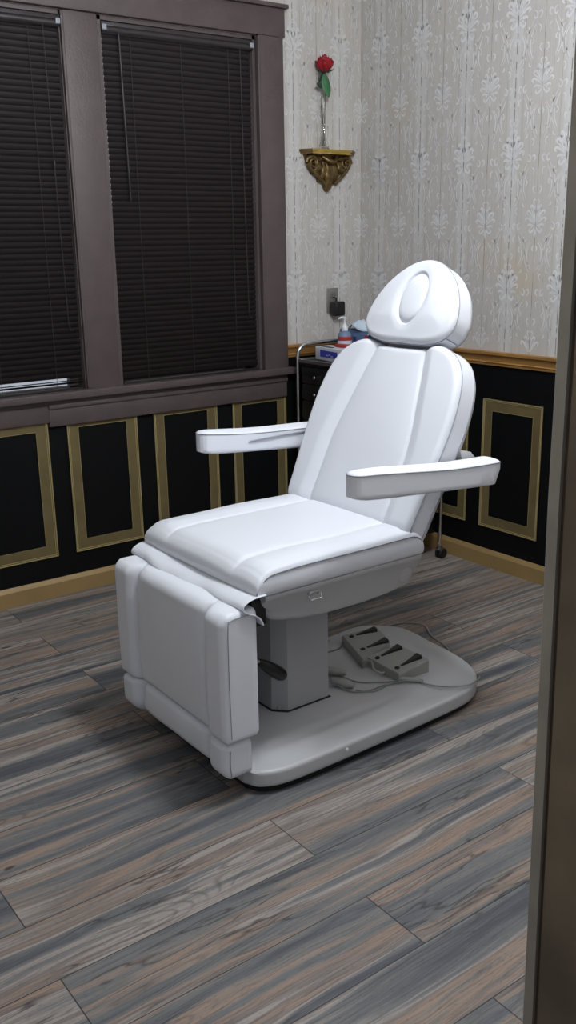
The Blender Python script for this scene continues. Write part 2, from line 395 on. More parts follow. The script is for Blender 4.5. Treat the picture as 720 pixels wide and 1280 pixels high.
# front wall with doorway; right-hand jamb runs beside the camera
JX = -2.139; DL = -3.12; DH = 2.12
mb = MB(); mb.box(JX+.03, WX, YFo, YF, 0, CEIL); mb.box(XL, DL, YFo, YF, 0, CEIL); mb.box(DL, JX+.03, YFo, YF, DH, CEIL)
struct(mb.build('wall_front', paperm))
def lean(o, zt=1.1, k=.0135/.8):
    for v in o.data.vertices:
        if v.co.z < zt: v.co.x += (zt-v.co.z)*k
    return o
def tall(mb, x0, x1, y0, y1, z0, z1, n=24, bev=.0015):
    # post with a lightly rounded corner towards (-x,+y), cut into steps so it can lean
    poly = [(x0, y0), (x0, y1-bev), (x0+bev, y1), (x1, y1), (x1, y0)]
    vs = []; fs = []; L = len(poly)
    for i in range(n+1):
        z = z0+(z1-z0)*i/n; vs += [(a, b, z) for a, b in poly]
    for i in range(n):
        for k in range(L): fs.append((i*L+k, i*L+(k+1) % L, (i+1)*L+(k+1) % L, (i+1)*L+k))
    fs += [tuple(range(L)), tuple(n*L+k for k in range(L))]
    return mb.add(vs, fs)
mb = MB(); tall(mb, JX-.004, JX+.028, YFo-.02, YF-.028, 0, DH); mb.cur = 1; tall(mb, JX+.004, JX+.03, YF-.028, YF-.018, 0, DH); mb.cur = 0
struct(lean(mb.build('door_1', [jambm, mat('jamb_groove_shade', srgb(66, 48, 28), .6, noise=.2)])))  # groove strip coloured dark to paint in the corner shadow
mb = MB(); tall(mb, JX-.001, JX+.11, YF-.018, YF+.0, 0, DH+.09)
struct(lean(mb.build('trim_1', jambedge)))
struct(MB().box(DL-.1, JX+.11, YF, YF+.018, DH, DH+.1, .002).box(DL-.1, DL, YF, YF+.018, 0, DH, .002).build('trim_2', jambedge))

# chair rail, baseboards: moulded profiles (depth from wall, height)
rail = [(0, RAILB), (.010, RAILB), (.012, RAILB+.010), (.016, RAILB+.013), (.012, RAILB+.018), (.013, RAILB+.030), (.020, RAILB+.044), (.026, RAILB+.047), (.027, RAILB+.058), (.022, RAILT), (0, RAILT)]
base = [(0, 0), (.014, 0), (.014, .062), (.010, .070), (.004, .079), (0, .080)]
struct(MB().prism([(WX-a, b) for a, b in rail], 'y', YF, 0).build('trim_3', goldrail, angle=25))
struct(MB().prism([(-a, b) for a, b in rail], 'x', -.434, WX).build('trim_4', goldrail, angle=25))
struct(MB().prism([(WX-a, b) for a, b in base], 'y', YF, 0).build('baseboard_right', goldbase, angle=25))
struct(MB().prism([(-a, b) for a, b in base], 'x', XL, WX).build('baseboard_back', goldbase, angle=25))

# wainscot panel frames: flat gold band with a thin raised ridge outside
tn = 5
def panel(o, S, Nn, s0, s1, z0, z1, w=.051):
    global tn
    def ring(mb, a, b, h0, h1):   # inset a..b
        q = lambda i, h: [o+S*(s0+i)+V(0,0,z0+i)+Nn*h, o+S*(s1-i)+V(0,0,z0+i)+Nn*h, o+S*(s1-i)+V(0,0,z1-i)+Nn*h, o+S*(s0+i)+V(0,0,z1-i)+Nn*h]
        vs = q(a, 0)+q(a, h0)+q(b, h1)+q(b, 0)
        fs = [(k*4+i, k*4+(i+1) % 4, (k+1)*4+(i+1) % 4, (k+1)*4+i) for k in range(3) for i in range(4)]
        mb.add(vs, fs)
    mb = MB(); ring(mb, 0, w, .005, .005); mb.cur = 1; ring(mb, 0, .004, .009, .009); ring(mb, .0075, .010, .0075, .0075); ring(mb, w-.0015, w, .0056, .0056)
    struct(mb.build('trim_%d' % tn, [goldflat, goldedge], angle=20)); tn += 1
for s0, s1 in ((-3.18, -2.86), (-2.78, -2.46), (-2.36, -2.04), (-1.958, -1.638), (-1.556, -1.236), (-1.154, -.83), (-.745, -.441)):
    panel(V(0,0,0), V(1,0,0), V(0,-1,0), s0, s1, .176, .759)
for s0 in (.42-.405, .42, .828, 1.235, 1.64):
    panel(V(WX, 0, 0), V(0,-1,0), V(-1,0,0), s0, s0+.324, .184, .759)

# window casing
def bx(name, *a, m=casing, bev=.003):
    return struct(MB().box(*a, bev).build(name, m))
def cas(name, boxes):
    mb = MB()
    for a in boxes: mb.box(*a, .003)
    return struct(mb.build(name, casing))
cas('trim_%d' % tn, [(-.560, -.432, -.022, 0, .83, 2.28), (-.568, -.556, -.026, .0, .865, 2.272)]); tn += 1
cas('trim_%d' % tn, [(-1.442, -1.303, -.011, 0, .83, 2.276), (-1.4525, -1.440, -.014, .0, .865, 2.272)]); tn += 1
cas('trim_%d' % tn, [(-2.31, -2.18, -.022, 0, .83, 2.28)]); tn += 1
cas('trim_%d' % tn, [(-2.33, -.424, -.026, 0, 2.276, 2.388), (-2.345, -.412, -.042, 0, 2.388, 2.404)]); tn += 1
cas('trim_%d' % tn, [(-2.36, -.405, -.050, .0, .832, .862), (-2.32, -.44, -.024, 0, .812, .832)]); tn += 1
cas('trim_%d' % tn, [(-1.632, -.441, -.020, 0, .724, .800), (-1.632, -.439, -.026, 0, .796, .814), (-2.31, -1.630, -.019, 0, .742, .814)]); tn += 1
# windows: jamb liner, stops, sash, meeting rail, panes
for n, (a, b) in ((1, W1), (2, W2)):
    w = thing('window_%d' % n, '', '', ((a+b)/2, 0, WZ0)); del w['label']; del w['category']; struct(w)
    mb = MB(); L = .016
    mb.box(a, a+L, .0, .12, WZ0, WZ1); mb.box(b-L, b, .0, .12, WZ0, WZ1); mb.box(a, b, .0, .12, WZ1-L, WZ1); mb.box(a, b, 0, .12, WZ0-.004, WZ0+L)
    struct(mb.build('window_jamb', casing, w))
    mb = MB(); zm = (WZ0+WZ1)/2
    for z0, z1, y in ((WZ0+L, zm+.02, .066), (zm-.02, WZ1-L, .094)):
        mb.box(a+L, a+L+.04, y, y+.026, z0, z1); mb.box(b-L-.04, b-L, y, y+.026, z0, z1)
        mb.box(a+L, b-L, y, y+.026, z0, z0+(.016 if z0 < 1 else .04)); mb.box(a+L, b-L, y, y+.026, z1-.04, z1)
    struct(mb.build('window_sash', casing, w))
    mb = MB(); mb.box(a+L+.03, b-L-.03, .078, .081, WZ0+.05, zm); mb.box(a+L+.03, b-L-.03, .106, .109, zm, WZ1-.05)
    struct(mb.build('window_pane', panem, w))

# ------------------------------------------------------------------ venetian blinds
def blind(a, b, label, wand, gap=False):
    t = thing('venetian_blind', label, 'window blind', ((a+b)/2, .02, WZ0+.02), 'dark brown venetian blinds in the two windows')
    L = a+.018; R = b-.016; hz = WZ1-.018; yc = .014
    mb = MB(); mb.box(L-.004, R+.004, -.002, .034, hz-.034, hz, .004); mb.tube([(L-.004, .002, hz-.030), (R+.004, .002, hz-.030)], .015, 14)
    mb.build('headrail', G['hr'], t)
    for x0 in (L-.005, R-.012):
        MB().box(x0, x0+.018, -.016, -.004, hz-.034, hz-.014, .002).build('valance_clip', clearpl, t)
    mb = MB(); pitch = .0222; ang = math.radians(67); z = hz-.048; rows = []
    while z > WZ0+.046:
        if gap and z < .905: break
        rows.append((z, ang)); z -= pitch
    if not gap: rows.append((rows[-1][0]-.0135, math.radians(55)))
    if gap: rows += [(rows[-1][0]-.0225, math.radians(14)), (rows[-1][0]-.032, math.radians(25))]
    rc = .0060                                  # slats have rounded corners, which let daylight through at their ends
    for zz, aa in rows:
        n = 6; xs = [L, L+.0012, L+.003, L+rc, R-rc, R-.003, R-.0012, R]; vs = []
        for ix, xx in enumerate(xs):
            dd = max(rc-min(xx-L, R-xx), 0); hw_ = .0127-(rc-math.sqrt(max(rc*rc-dd*dd, 0)))*1.0
            for lay in (0, 1):
                for i in range(n+1):
                    q = (2*i/n-1); sv = q*hw_; c = .0020*(1-(sv/.0127)**2)-lay*.0005
                    vs.append((xx, yc-sv*math.cos(aa)-c*math.sin(aa), zz+sv*math.sin(aa)-c*math.cos(aa)))
        m = n+1; W_ = 2*m; fs = []
        for ix in range(len(xs)-1):
            o = ix*W_
            for i in range(n): fs += [(o+i, o+i+1, o+W_+i+1, o+W_+i), (o+m+i, o+W_+m+i, o+W_+m+i+1, o+m+i+1)]
            fs += [(o, o+W_, o+W_+m, o+m), (o+n, o+m+n, o+W_+m+n, o+W_+n)]
        for o in (0, (len(xs)-1)*W_): fs += [(o+i, o+m+i, o+m+i+1, o+i+1) for i in range(n)]
        mb.add(vs, fs)
    mb.build('slats', blindm, t)
    MB().box(L, R, yc-.012, yc+.012, WZ0+.018, WZ0+.032, .003).build('bottom_rail', blindm, t)
    for f in (.17, .5, .83):
        x0 = L+(R-L)*f
        MB().tube([(x0, yc-.0125, hz-.03), (x0, yc-.0128, WZ0+.03)], .0009, 6).build('ladder_cord', corddark, t)
    w = MB(); x0, zl = wand; w.tube([(x0, -.008, hz-.036), (x0+.001, -.012, hz-.06), (x0+.012, -.010, zl)], .0032, 8)
    w.build('tilt_wand', mat('wand_brown', srgb(24, 20, 21), .4), t)
    c = MB(); x1 = R-.062; c.tube([(x1, -.008, hz-.036), (x1+.004, -.008, 1.62), (x1+.010, -.008, 1.13), (x1+.018, -.008, 1.10), (x1+.030, -.008, 1.105)], .0012, 6)
    c.build('lift_cord', corddark, t)
    MB().lathe([(.001, 0), (.004, .006), (.003, .018), (.001, .022)], (x1+.004, -.008, 1.72), seg=10).build('cord_tassel', corddark, t)
    return t
G = {}
G['hr'] = mat('blind_headrail_brown', srgb(50, 44, 46), .35)
blind(W1[0]+.004, W1[1]-.004, 'dark brown venetian blind with a slit of daylight near its bottom, cut by photo edge', (-2.07, 1.6), gap=True)
blind(W2[0]+.004, W2[1]-.006, 'dark brown closed venetian blind in the window beside the rose shelf', (-1.215, 1.60))

# ------------------------------------------------------------------ treatment chair
YC = -1.48
ch = thing('treatment_chair', 'white vinyl reclining facial treatment chair with armrests and low pedestal base', 'chair', (-1.45, YC, 0))

# base plate
bo = [(-1.868, -.20), (-1.866, .235), (-1.835, .285), (-1.79, .30), (-1.6, .305), (-1.35, .292), (-1.12, .296), (-1.02, .306), (-.955, .288), (-.905, .245), (-.872, .190), (-.868, .12), (-.878, .03), (-.884, -.06), (-.902, -.155), (-.942, -.232), (-1.0, -.282), (-1.08, -.306), (-1.25, -.316), (-1.57, -.324), (-1.76, -.322), (-1.835, -.300), (-1.862, -.262)]
bo = [p[:2] for p in smooth_path([(a, b, 0) for a, b in bo], 5, True)]
def btop(s, t, e):
    h = .064+.006*np.sqrt(np.clip(e/.007, 0, 1)) + .018*sstep(e, .010, .11)
    # moulded shoulder running round the front of the plate
    h = h-.006*gau(e-.10, .018)*sstep(-s, 1.15, 1.45)
    return h
mb, rim = pad(bo, btop, .022, (V(0, YC, 0), V(1,0,0), V(0,1,0), V(0,0,1)), n=84, Rb=.006)
bp = mb.build('base_plate', plastic, ch, angle=50)
mb = MB(); P = np.array(bo); c = P.mean(0)
mb.prism([(c[0]+(a-c[0])*.975, YC+c[1]+(b-c[1])*.955) for a, b in bo], 'z', 0, .024)
mb.build('rubber_foot', rubber, ch)
mb = MB(); mb.lathe([(.006, 0), (.006, .003), (.003, .005)], (-1.566, YC-.323, .052), (0,-1,.15), 12); mb.build('bolt_cap', mat('white_cap', srgb(215, 215, 215), .4), bp)

# column
cx0, cx1, cy0, cy1 = -1.634, -1.448, -1.575, -1.385
cp = [(cx0, cy1), (cx0, cy0+.036), (cx0+.034, cy0), (cx1, cy0), (cx1, cy1-.03), (cx1-.03, cy1)]
mb = MB(); mb.prism(cp, 'z', .080, .47); column = mb.build('lift_column', colmat, ch, angle=20)
mb = MB(); g = .006; mb.prism([(a+(g if a > -1.54 else -g), b+(g if b > YC else -g)) for a, b in cp], 'z', .084, .0905); mb.build('column_gasket', rubber, ch)
mb = MB(); mb.lathe([(.006, 0), (.006, .003), (.002, .005)], (cx0+.012, cy0+.016, .100), (-1,-1,0), 12); mb.build('column_screw', steel, column)
# under-seat tray: lofted along x, tapering downwards
mb = MB(); vs = []; fs = []
secs = []
xs = [-1.808, -1.80, -1.785, -1.76, -1.72, -1.66, -1.58, -1.45, -1.35, -1.275, -1.262, -1.258]
for x in xs:
    w = .292; zt = .557
    zb = float(np.interp(x, [-1.808, -1.80, -1.785, -1.76, -1.70, -1.60, -1.45, -1.285, -1.268, -1.258], [.530, .505, .487, .468, .452, .440, .438, .448, .458, .485]))
    rr_ = min(.022, (.541-zb)*.8)
    pr = [(w, zt), (w, zt-.012), (w-.004, zt-.016), (w-.020, (zt+zb)/2-.01)]
    for k in range(0, 6):
        a = k/5*PI/2; pr.append((w-.032-rr_*(1-math.cos(a)), zb+rr_-rr_*math.sin(a)))
    pr.append((w-.16, zb))
    full = [(YC-a, z) for a, z in pr]+[(YC+a, z) for a, z in reversed(pr)]
    secs.append([(x, y, z) for y, z in full])
L = len(secs[0])
for s_ in secs: vs += s_
for i in range(len(secs)-1):
    for k in range(L): fs.append((i*L+k, i*L+(k+1) % L, (i+1)*L+(k+1) % L, (i+1)*L+k))
fs += [tuple(range(L)), tuple((len(secs)-1)*L+k for k in range(L))]
mb.add(vs, fs); tray = mb.build('seat_tray', plastic, ch, angle=50)
mb = MB(); mb.box(-1.668, -1.636, YC-.294, YC-.28, .526, .538, .001); mb.tube([(-1.672, YC-.296, .532), (-1.670, YC-.302, .518), (-1.634, YC-.302, .518), (-1.632, YC-.296, .532)], .0018, 8)
mb.build('side_catch', chrome, ch)
MB().lathe([(.024, -.012), (.024, .0), (.021, .002), (.004, .0)], (-1.305, YC-.274, .500), (0,-1,-.3), 24).build('tray_recess_cap', plastic, tray)

# seat cushion
so = [(-1.832, -.292), (-1.832, .292), (-1.255, .292), (-1.255, -.292)]
def stop(s, t, e):
    h = .626+.010*np.cos(np.clip(t/.30, -1, 1)*PI/2)
    h = h-rnd(s+1.832, .055)*1.0-rnd(-1.255-s, .05)*.8
    h = h-rnd(.292-abs(t), .013)*1.0
    bol = sstep(abs(t), .172, .235)*sstep(-abs(t), -.292, -.245)
    h = h+.006*bol-.0045*gau(abs(t)-.175, .0065)*sstep(s, -1.832, -1.80)-.003*gau(abs(t)-.175, .025)
    h = h+.003*sstep(s, -1.80, -1.70)
    h = h+.0015*np.sin(s*19+t*7)*np.sin(t*13+1)
    return h
mb, rim = pad(so, stop, .556, (V(0, YC, 0), V(1,0,0), V(0,1,0), V(0,0,1)), n=140, Rb=.010, warp=.3)
# plump the front face a little
for i, (x, y, z) in enumerate(mb.v):
    f = math.exp(-((z-.585)/.03)**2)
    if x < -1.815: mb.v[i] = (x-.008*f, y, z)
    if y < YC-.285: mb.v[i] = (mb.v[i][0], y-.006*f, z)
    if y > YC+.285: mb.v[i] = (mb.v[i][0], y+.006*f, z)
seat = mb.build('seat_cushion', vinyl, ch, angle=70)
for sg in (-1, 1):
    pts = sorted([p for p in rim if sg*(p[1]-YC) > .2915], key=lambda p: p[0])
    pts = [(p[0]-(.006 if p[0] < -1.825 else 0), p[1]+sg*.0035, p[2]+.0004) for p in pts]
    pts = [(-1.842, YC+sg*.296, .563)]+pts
    MB().tube(pts, .0017, 8).build('piping', seamshade, seat)

# loose vinyl flap between the seat and the leg rest
mb = MB(); ny = 60; prof = [(-1.815, .566), (-1.836, .564), (-1.858, .558), (-1.874, .547), (-1.878, .535), (-1.868, .524), (-1.850, .516), (-1.835, .505), (-1.826, .488)]
vs = []; fs = []; pr = smooth_path([(a, b, 0) for a, b in prof], 3); m = len(pr)
for i in range(ny+1):
    y = YC-.305+.61*i/ny; u = i/ny
    for lay in (0, 1):
        for k, p in enumerate(pr):
            f = math.sin(PI*k/(m-1)); wob = .006*math.sin(u*9+k*.15)+.004*math.sin(u*23+1+k*.2)
            bulge = .003*f+wob*f*.8
            vs.append((p[0]-bulge+lay*.0035, y, p[1]+.006*f*math.cos(u*7)-.004*math.sin(u*PI)+lay*.001))
W = 2*m
for i in range(ny):
    for k in range(m-1):
        a = i*W+k; fs += [(a, a+1, a+W+1, a+W), (a+m, a+W+m, a+W+m+1, a+m+1)]
    fs += [(i*W, i*W+W, i*W+W+m, i*W+m), (i*W+m-1, i*W+2*m-1, i*W+W+2*m-1, i*W+W+m-1)]
for i in (0, ny):
    for k in range(m-1): a = i*W+k; fs.append((a, a+m, a+m+1, a+1))
mb.add(vs, fs); mb.build('front_flap', vinyl, ch, angle=60)
MB().box(-1.836, -1.79, YC-.27, YC+.27, .47, .545, .006).build('hinge_bracket', rubber, ch)

# leg rest: upper and lower pad, front face towards -x
def legtop(wid, t0, t1, Rt, Rb_):
    def f(s, t, e):      # s = down, t = y
        h = -rnd(s-t0, Rt)-rnd(t1-s, Rb_)-rnd(wid-abs(t), .020)
        bol = sstep(abs(t), .186, .225)
        h = h-.017*(1-bol)-.013*gau(abs(t)-.188, .006)-.006*gau(abs(t)-.187, .02)*gau(s-t0, .12)*1.5
        h = h+.006*np.sin(np.clip((s-t0)/(t1-s+s-t0), 0, 1)*PI)*(1-bol)
        h = h+.0012*np.sin(s*31+t*9)*np.sin(t*27+2)
        return h
    return f
frL = (V(-1.948, YC, 0), V(0,0,-1), V(0,1,0), V(-1,0,0))
def rrect(s0, s1, w, r, n=6):
    out = []
    for cs, ct, a0 in ((s1-r, w-r, 0), (s0+r, w-r, PI/2), (s0+r, -w+r, PI), (s1-r, -w+r, 3*PI/2)):
        for k in range(n+1):
            a = a0+PI/2*k/n; out.append((cs+r*math.cos(a), ct+r*math.sin(a)))
    return out
mb, rim = pad(rrect(-.537, -.178, .297, .016), legtop(.297, -.537, -.178,   .034, .022), -.112, frL, n=120, Rb=.010)
up = mb.build('leg_rest_pad', vinyl, ch, angle=70)
mb, rim2 = pad(rrect(-.176, -.068, .288, .022), legtop(.288, -.176, -.068, .018, .04), -.098, frL, n=72, Rb=.012)
lo = mb.build('footrest_extension_pad', vinyl, ch, angle=70)
for o, z0, z1, w in ((up, .200, .505, .2975), (lo, .088, .158, .2885)):
    pts = [(-1.927, YC-w, z0-.004), (-1.929, YC-w, (z0+z1)/2), (-1.927, YC-w, z1)]+([(-1.918, YC-w, z1+.016), (-1.900, YC-w, z1+.019), (-1.860, YC-w, z1+.020)] if o is up else [])
    MB().tube(smooth_path(pts, 4), .0011, 6).build('side_seam', welt, o)
MB().box(-1.842, -1.829, YC-.22, YC+.22, .20, .46, .004).build('leg_rest_backing', plastic, ch)
for y in (-.20, .20): MB().tube([(-1.835, YC+y, .44), (-1.80, YC+y, .50)], .012, 10).build('leg_rest_hinge', steel, ch)

# release lever
mb = MB(); mb.tube([(-1.828, -1.615, .345), (-1.79, -1.625, .335), (-1.735, -1.632, .306)], .0055, 10)
lev = mb.build('release_lever', steel, ch)
d = V(.082, -.006, -.068); mb = MB(); p0 = V(-1.738, -1.631, .308)
mb.tube([p0+d*f for f in (0, .08, .3, .6, .85, .97, 1.0)], [.008, .0115, .0165, .0195, .0195, .014, .003], 16)
mb.build('lever_grip', blackgrip, lev)

# backrest
th = math.radians(64.4); bT = V(math.cos(th), 0, math.sin(th)); bN = V(-math.sin(th), 0, math.cos(th)); bO = V(-1.308, YC, .65)
hw = [(-.052, .255), (-.045, .275), (-.02, .286), (.06, .292), (.18, .302), (.30, .307), (.38, .300), (.44, .284), (.485, .256), (.513, .218), (.530, .17), (.528, .125), (.518, .08), (.514, 0)]
right = [(t, -w) for t, w in hw]; left = [(t, w) for t, w in reversed(hw[:-1])]
bout = [tuple(p[:2]) for p in smooth_path([(a, b, 0) for a, b in right+left], 4, False)]+[]
def backtop(s, t, e):
    ys = np.interp(s, [-.05, .02, .2, .28, .42, .52], [.172, .175, .172, .160, .128, .105])
    h = -rnd(s+.052, .06)*.95-rnd(e, .020)
    h = h-.0045*gau(abs(t)-ys, .0065)-.004*gau(abs(t)-ys, .024)
    bol = sstep(abs(t)-ys, 0, .05)
    h = h+.007*bol-.003*(1-bol)+.005*np.cos(np.clip(t/ys, -1, 1)*PI/2)*(1-bol)
    h = h+.0012*np.sin(s*17+1)*np.sin(t*21)
    return h
fB = (bO, bT, V(0,1,0), bN)
mb, rimB = pad(bout, backtop, -.078, fB, n=170, Rb=.006, warp=.12)
back = mb.build('backrest', vinyl, ch, angle=60)
MB().tube(rimB, .0021, 6, closed=True).build('piping', welt, back)
MB().tube([p-bN*.066*0+(-bN)*(.070+((p-bO)@bN)) for p in rimB], .0020, 6, closed=True).build('piping', welt, back)
mb, _ = pad([(a*.99, b*.97) for a, b in bout], lambda s, t, e: -.080+0*s, -.092, fB, n=20, Rb=.004)
mb.build('back_board', plastic, back)
for y in (-.20, .20): MB().tube([bO+bT*.02+bN*-.085+V(0,y,0), V(-1.27, YC+y, .53), V(-1.33, YC+y, .515)], .012, 10).build('recline_bracket', steel, ch)

# headrest with a breathing-hole plug
hO = bO+bT*.552+bN*.016
hw2 = [(-.026, 0), (-.027, .05), (-.024, .10), (-.012, .150), (.012, .180), (.045, .191), (.080, .187), (.120, .172), (.160, .147), (.195, .112), (.222, .072), (.236, .035), (.240, 0)]
hout = [(t, -w-.006) for t, w in hw2]+[(t, w-.006) for t, w in reversed(hw2[1:-1])]
hout = [tuple(p[:2]) for p in smooth_path([(a, b, 0) for a, b in hout], 4, True)]
def headtop(s, t, e):
    h = -rnd(e, .018)+.012*sstep(e, 0, .09)
    r = np.sqrt(((s-.113)/.080)**2+((t+.006)/.053)**2)
    h = h-.010*gau(r-1, .055)-.004*gau(r-1.05, .22)-.008*sstep(1-r, 0, .06)+.007*np.sqrt(np.clip(1-r*r, 0, 1))
    return h
fH = (hO, bT, V(0,1,0), bN)
mb, rimH = pad(hout, headtop, -.104, fH, n=170, Rb=.030, warp=.1)
head = mb.build('headrest', vinyl, ch, angle=60)
MB().tube(rimH, .0021, 6, closed=True).build('piping', welt, head)
for y in (-.08, .08): MB().tube([hO+bT*.02+bN*-.05+V(0,y,0), hO-bT*.09+bN*-.06+V(0,y,0)], .009, 10).build('headrest_post', steel, ch)
c = hO+V(0, -.10, 0)-bT*.018-bN*.02
MB().tube([rimH[0]*0+hO+bT*.0+V(0,-.178,0)-bN*f for f in (.02, .045, .07)], .0014, 6).build('corner_seam', welt, head)

# armrests
def arm(yc, sg):
    n = 30; L0, L1 = -1.596, -1.055
    # plan outline (x, y) relative; front end narrower and rounded, outer rear corner fuller
    o = []
    hwid = .039
    for k in range(9):
        a = PI/2+PI*k/8; o.append((L0+.030+.030*math.cos(a)*1.0, .030*math.sin(a)+0))
    o = [(L0+.20, .0365), (L0+.1, .035)]+o+[(L0+.1, -.035), (L0+.20, -.0365), (L1-.2, -hwid), (L1-.03, -hwid), (L1-.008, -hwid+.008), (L1, -hwid+.03), (L1, hwid-.03), (L1-.008, hwid-.008), (L1-.03, hwid), (L1-.2, hwid)]
    sl = -.040/.57
    ph = .9 if sg < 0 else 2.6
    def top(s, t, e):
        h = .853+sl*(s-L0)+.0035*np.sin((s-L0)*11+ph)
        return h+.014*np.sqrt(np.clip(e/.036, 0, 1))-.0
    mb, rim = pad(o, top, .790, (V(0, yc, 0), V(1,0,0), V(0,1,0), V(0,0,1)), n=60, Rb=.008)
    for i, (x, y, z) in enumerate(mb.v):
        if z < .8125+.02*0 and z < .853+sl*(x-L0)-.02: mb.v[i] = (x, y, z+sl*(x-L0)*(1 if z < .80 else .9))
    a = mb.build('armrest', vinyl, ch, angle=60)
    MB().tube(rim, .0015, 6, closed=True).build('piping', seamshade, a)
    return a
a1 = arm(YC-.368, -1); a2 = arm(YC+.368, 1)
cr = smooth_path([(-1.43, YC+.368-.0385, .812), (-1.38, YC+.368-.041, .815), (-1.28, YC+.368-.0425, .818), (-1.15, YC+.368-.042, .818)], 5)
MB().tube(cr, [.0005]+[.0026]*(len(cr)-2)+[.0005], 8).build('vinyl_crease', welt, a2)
for sg in (-1, 1):
    mb = MB(); y0 = YC+sg*.29; y1 = YC+sg*.335
    mb.tube([bO+bT*.20+bN*-.055+V(0, sg*.28, 0), V(-1.20, y1-sg*.01, .78), V(-1.22, YC+sg*.36, .795)], .011, 10)
    mb.build('armrest_bracket', steel, ch)
# rear armrest pivot cover beside the backrest
MB().prism([(-1.140, .845), (-1.098, .838), (-1.075, .815), (-1.082, .770), (-1.120, .77)], 'y', YC-.318, YC-.29).build('pivot_cover', plastic, ch)

# ------------------------------------------------------------------ foot control
fc = thing('foot_control', 'grey four-pedal foot control lying on the chair base plate', 'foot pedal', (-1.15, -1.48, .089))
def ctrl(q, z0=.0885, zt=.118, zt2=.134):
    # q: four plan corners (far-narrow -x far, +x far, +x near, -x near)
    mb = MB(); c = np.mean(np.array(q), 0)
    def lay(z0_, z1_, s):
        out = []
        for i, (a, b) in enumerate(q):
            z = z1_ if i in (1, 2) else z0_
            out.append((c[0]+(a-c[0])*s, c[1]+(b-c[1])*s, z))
        return out
    vs = lay(z0, z0, 1.0)+lay(zt-.006, zt2-.006, 1.0)+lay(zt, zt2, .96)
    fs = [(3,2,1,0), (8,9,10,11)]+[(k*4+i, k*4+(i+1) % 4, (k+1)*4+(i+1) % 4, (k+1)*4+i) for k in range(2) for i in range(4)]
    mb.add(vs, fs); return mb.build('control_housing', pedgrey, fc, angle=25)
QA = [(-1.160, -1.292), (-1.040, -1.335), (-1.085, -1.455), (-1.236, -1.492)]
QB = [(-1.212, -1.478), (-1.086, -1.492), (-1.088, -1.642), (-1.216, -1.640)]
ctrl(QA); ctrl(QB)
MB().box(-1.20, -1.11, -1.505, -1.450, .092, .113, .003).build('joining_bar', pedgrey, fc)
def pedal(p, q, w=.017):
    p = V(*p); q = V(*q); d = q-p; L = np.linalg.norm(d); d /= L; n = np.cross(V(0,0,1), d); n /= np.linalg.norm(n); u = np.cross(d, n)
    f0 = p+d*.030; mb = MB()
    pr = [(0, .006), (.012, .0035), (.5, .008), (.96, w*.95), (1.0, w*.8)]
    L2 = L-.030; vs = []; fs = []
    for t, ww in pr:
        b = f0+d*L2*t; hh = .004+.006*t
        vs += [b+n*ww, b-n*ww, b-n*ww*.8+u*hh, b+n*ww*.8+u*hh]
    for i in range(len(pr)-1):
        for k in range(4): fs.append((i*4+k, i*4+(k+1) % 4, (i+1)*4+(k+1) % 4, (i+1)*4+k))
    fs += [(0,1,2,3), tuple(len(pr)*4-4+k for k in range(4))]
    mb.add(vs, fs); o = mb.build('pedal', blackgrip, fc, angle=25)
    MB().lathe([(.0085, 0), (.0085, .003), (.006, .0045), (.0055, .003), (.001, .003)], p+d*.012, tuple(u), 16).build('direction_mark', blackgrip, o)
for p, q in (((-1.158, -1.325, .1195), (-1.062, -1.358, .1325)), ((-1.197, -1.430, .118), (-1.094, -1.450, .1325)),
             ((-1.204, -1.512, .118), (-1.098, -1.518, .1325)), ((-1.205, -1.607, .118), (-1.098, -1.610, .1325))):
    pedal(p, q)
zc = .0915
def cab(pts, r=.0026, n=6): return smooth_path(pts, n)
MB().tube(cab([(-1.17, -1.664, .098), (-1.163, -1.702, .093), (-1.12, -1.745, .086), (-1.05, -1.774, .080), (-1.0, -1.766, .077), (-.958, -1.742, .070), (-.925, -1.700, .045), (-.893, -1.65, .012), (-.865, -1.58, .005), (-.84, -1.50, .005), (-.77, -1.42, .005), (-.735, -1.30, .006), (-.69, -1.22, .008), (-.72, -1.15, .006), (-.80, -1.13, .005), (-.95, -1.10, .004)]), .0026, 8).build('control_cord', cable, fc)
MB().tube(cab([(-1.395, -1.455, .11), (-1.345, -1.475, zc+.004), (-1.32, -1.555, zc), (-1.27, -1.60, zc), (-1.21, -1.640, .094), (-1.185, -1.653, .097)]), .0024, 8)\
    .tube(cab([(-1.40, -1.52, .105), (-1.375, -1.60, zc), (-1.325, -1.628, zc), (-1.27, -1.627, zc), (-1.215, -1.648, .094), (-1.19, -1.656, .097)]), .0024, 8)\
    .tube(cab([(-1.36, -1.600, zc), (-1.32, -1.642, zc), (-1.25, -1.635, zc), (-1.2, -1.652, zc)]), .0020, 8).build('control_cord', cable, fc)
def plug(p, q, r):
    p = V(*p); q = V(*q); MB().tube([p+(q-p)*f for f in (0, .05, .12, .18, .5, .8, .86, .95, 1)], [r*k for k in (.5, .8, .8, 1, 1, 1, .7, .7, .4)], 12).build('cord_plug', pedgrey, fc)
plug((-1.388, -1.440, .112), (-1.315, -1.502, .100), .0135)
plug((-1.394, -1.520, .106), (-1.352, -1.588, .100), .0135)
plug((-1.212, -1.632, .0985), (-1.158, -1.690, .0965), .0080)
MB().tube(cab([(-1.22, -1.482, .110), (-1.245, -1.50, .118), (-1.232, -1.525, .125), (-1.245, -1.555, .112), (-1.232, -1.575, .102), (-1.222, -1.58, .105)]), .0035, 8).build('linking_cord', pedgrey, fc)
MB().tube(cab([(-1.44, -1.44, .13), (-1.38, -1.39, .098), (-1.27, -1.33, zc), (-1.20, -1.325, zc), (-1.155, -1.30, .10)]), .0026, 8).build('control_cord', cable, fc)
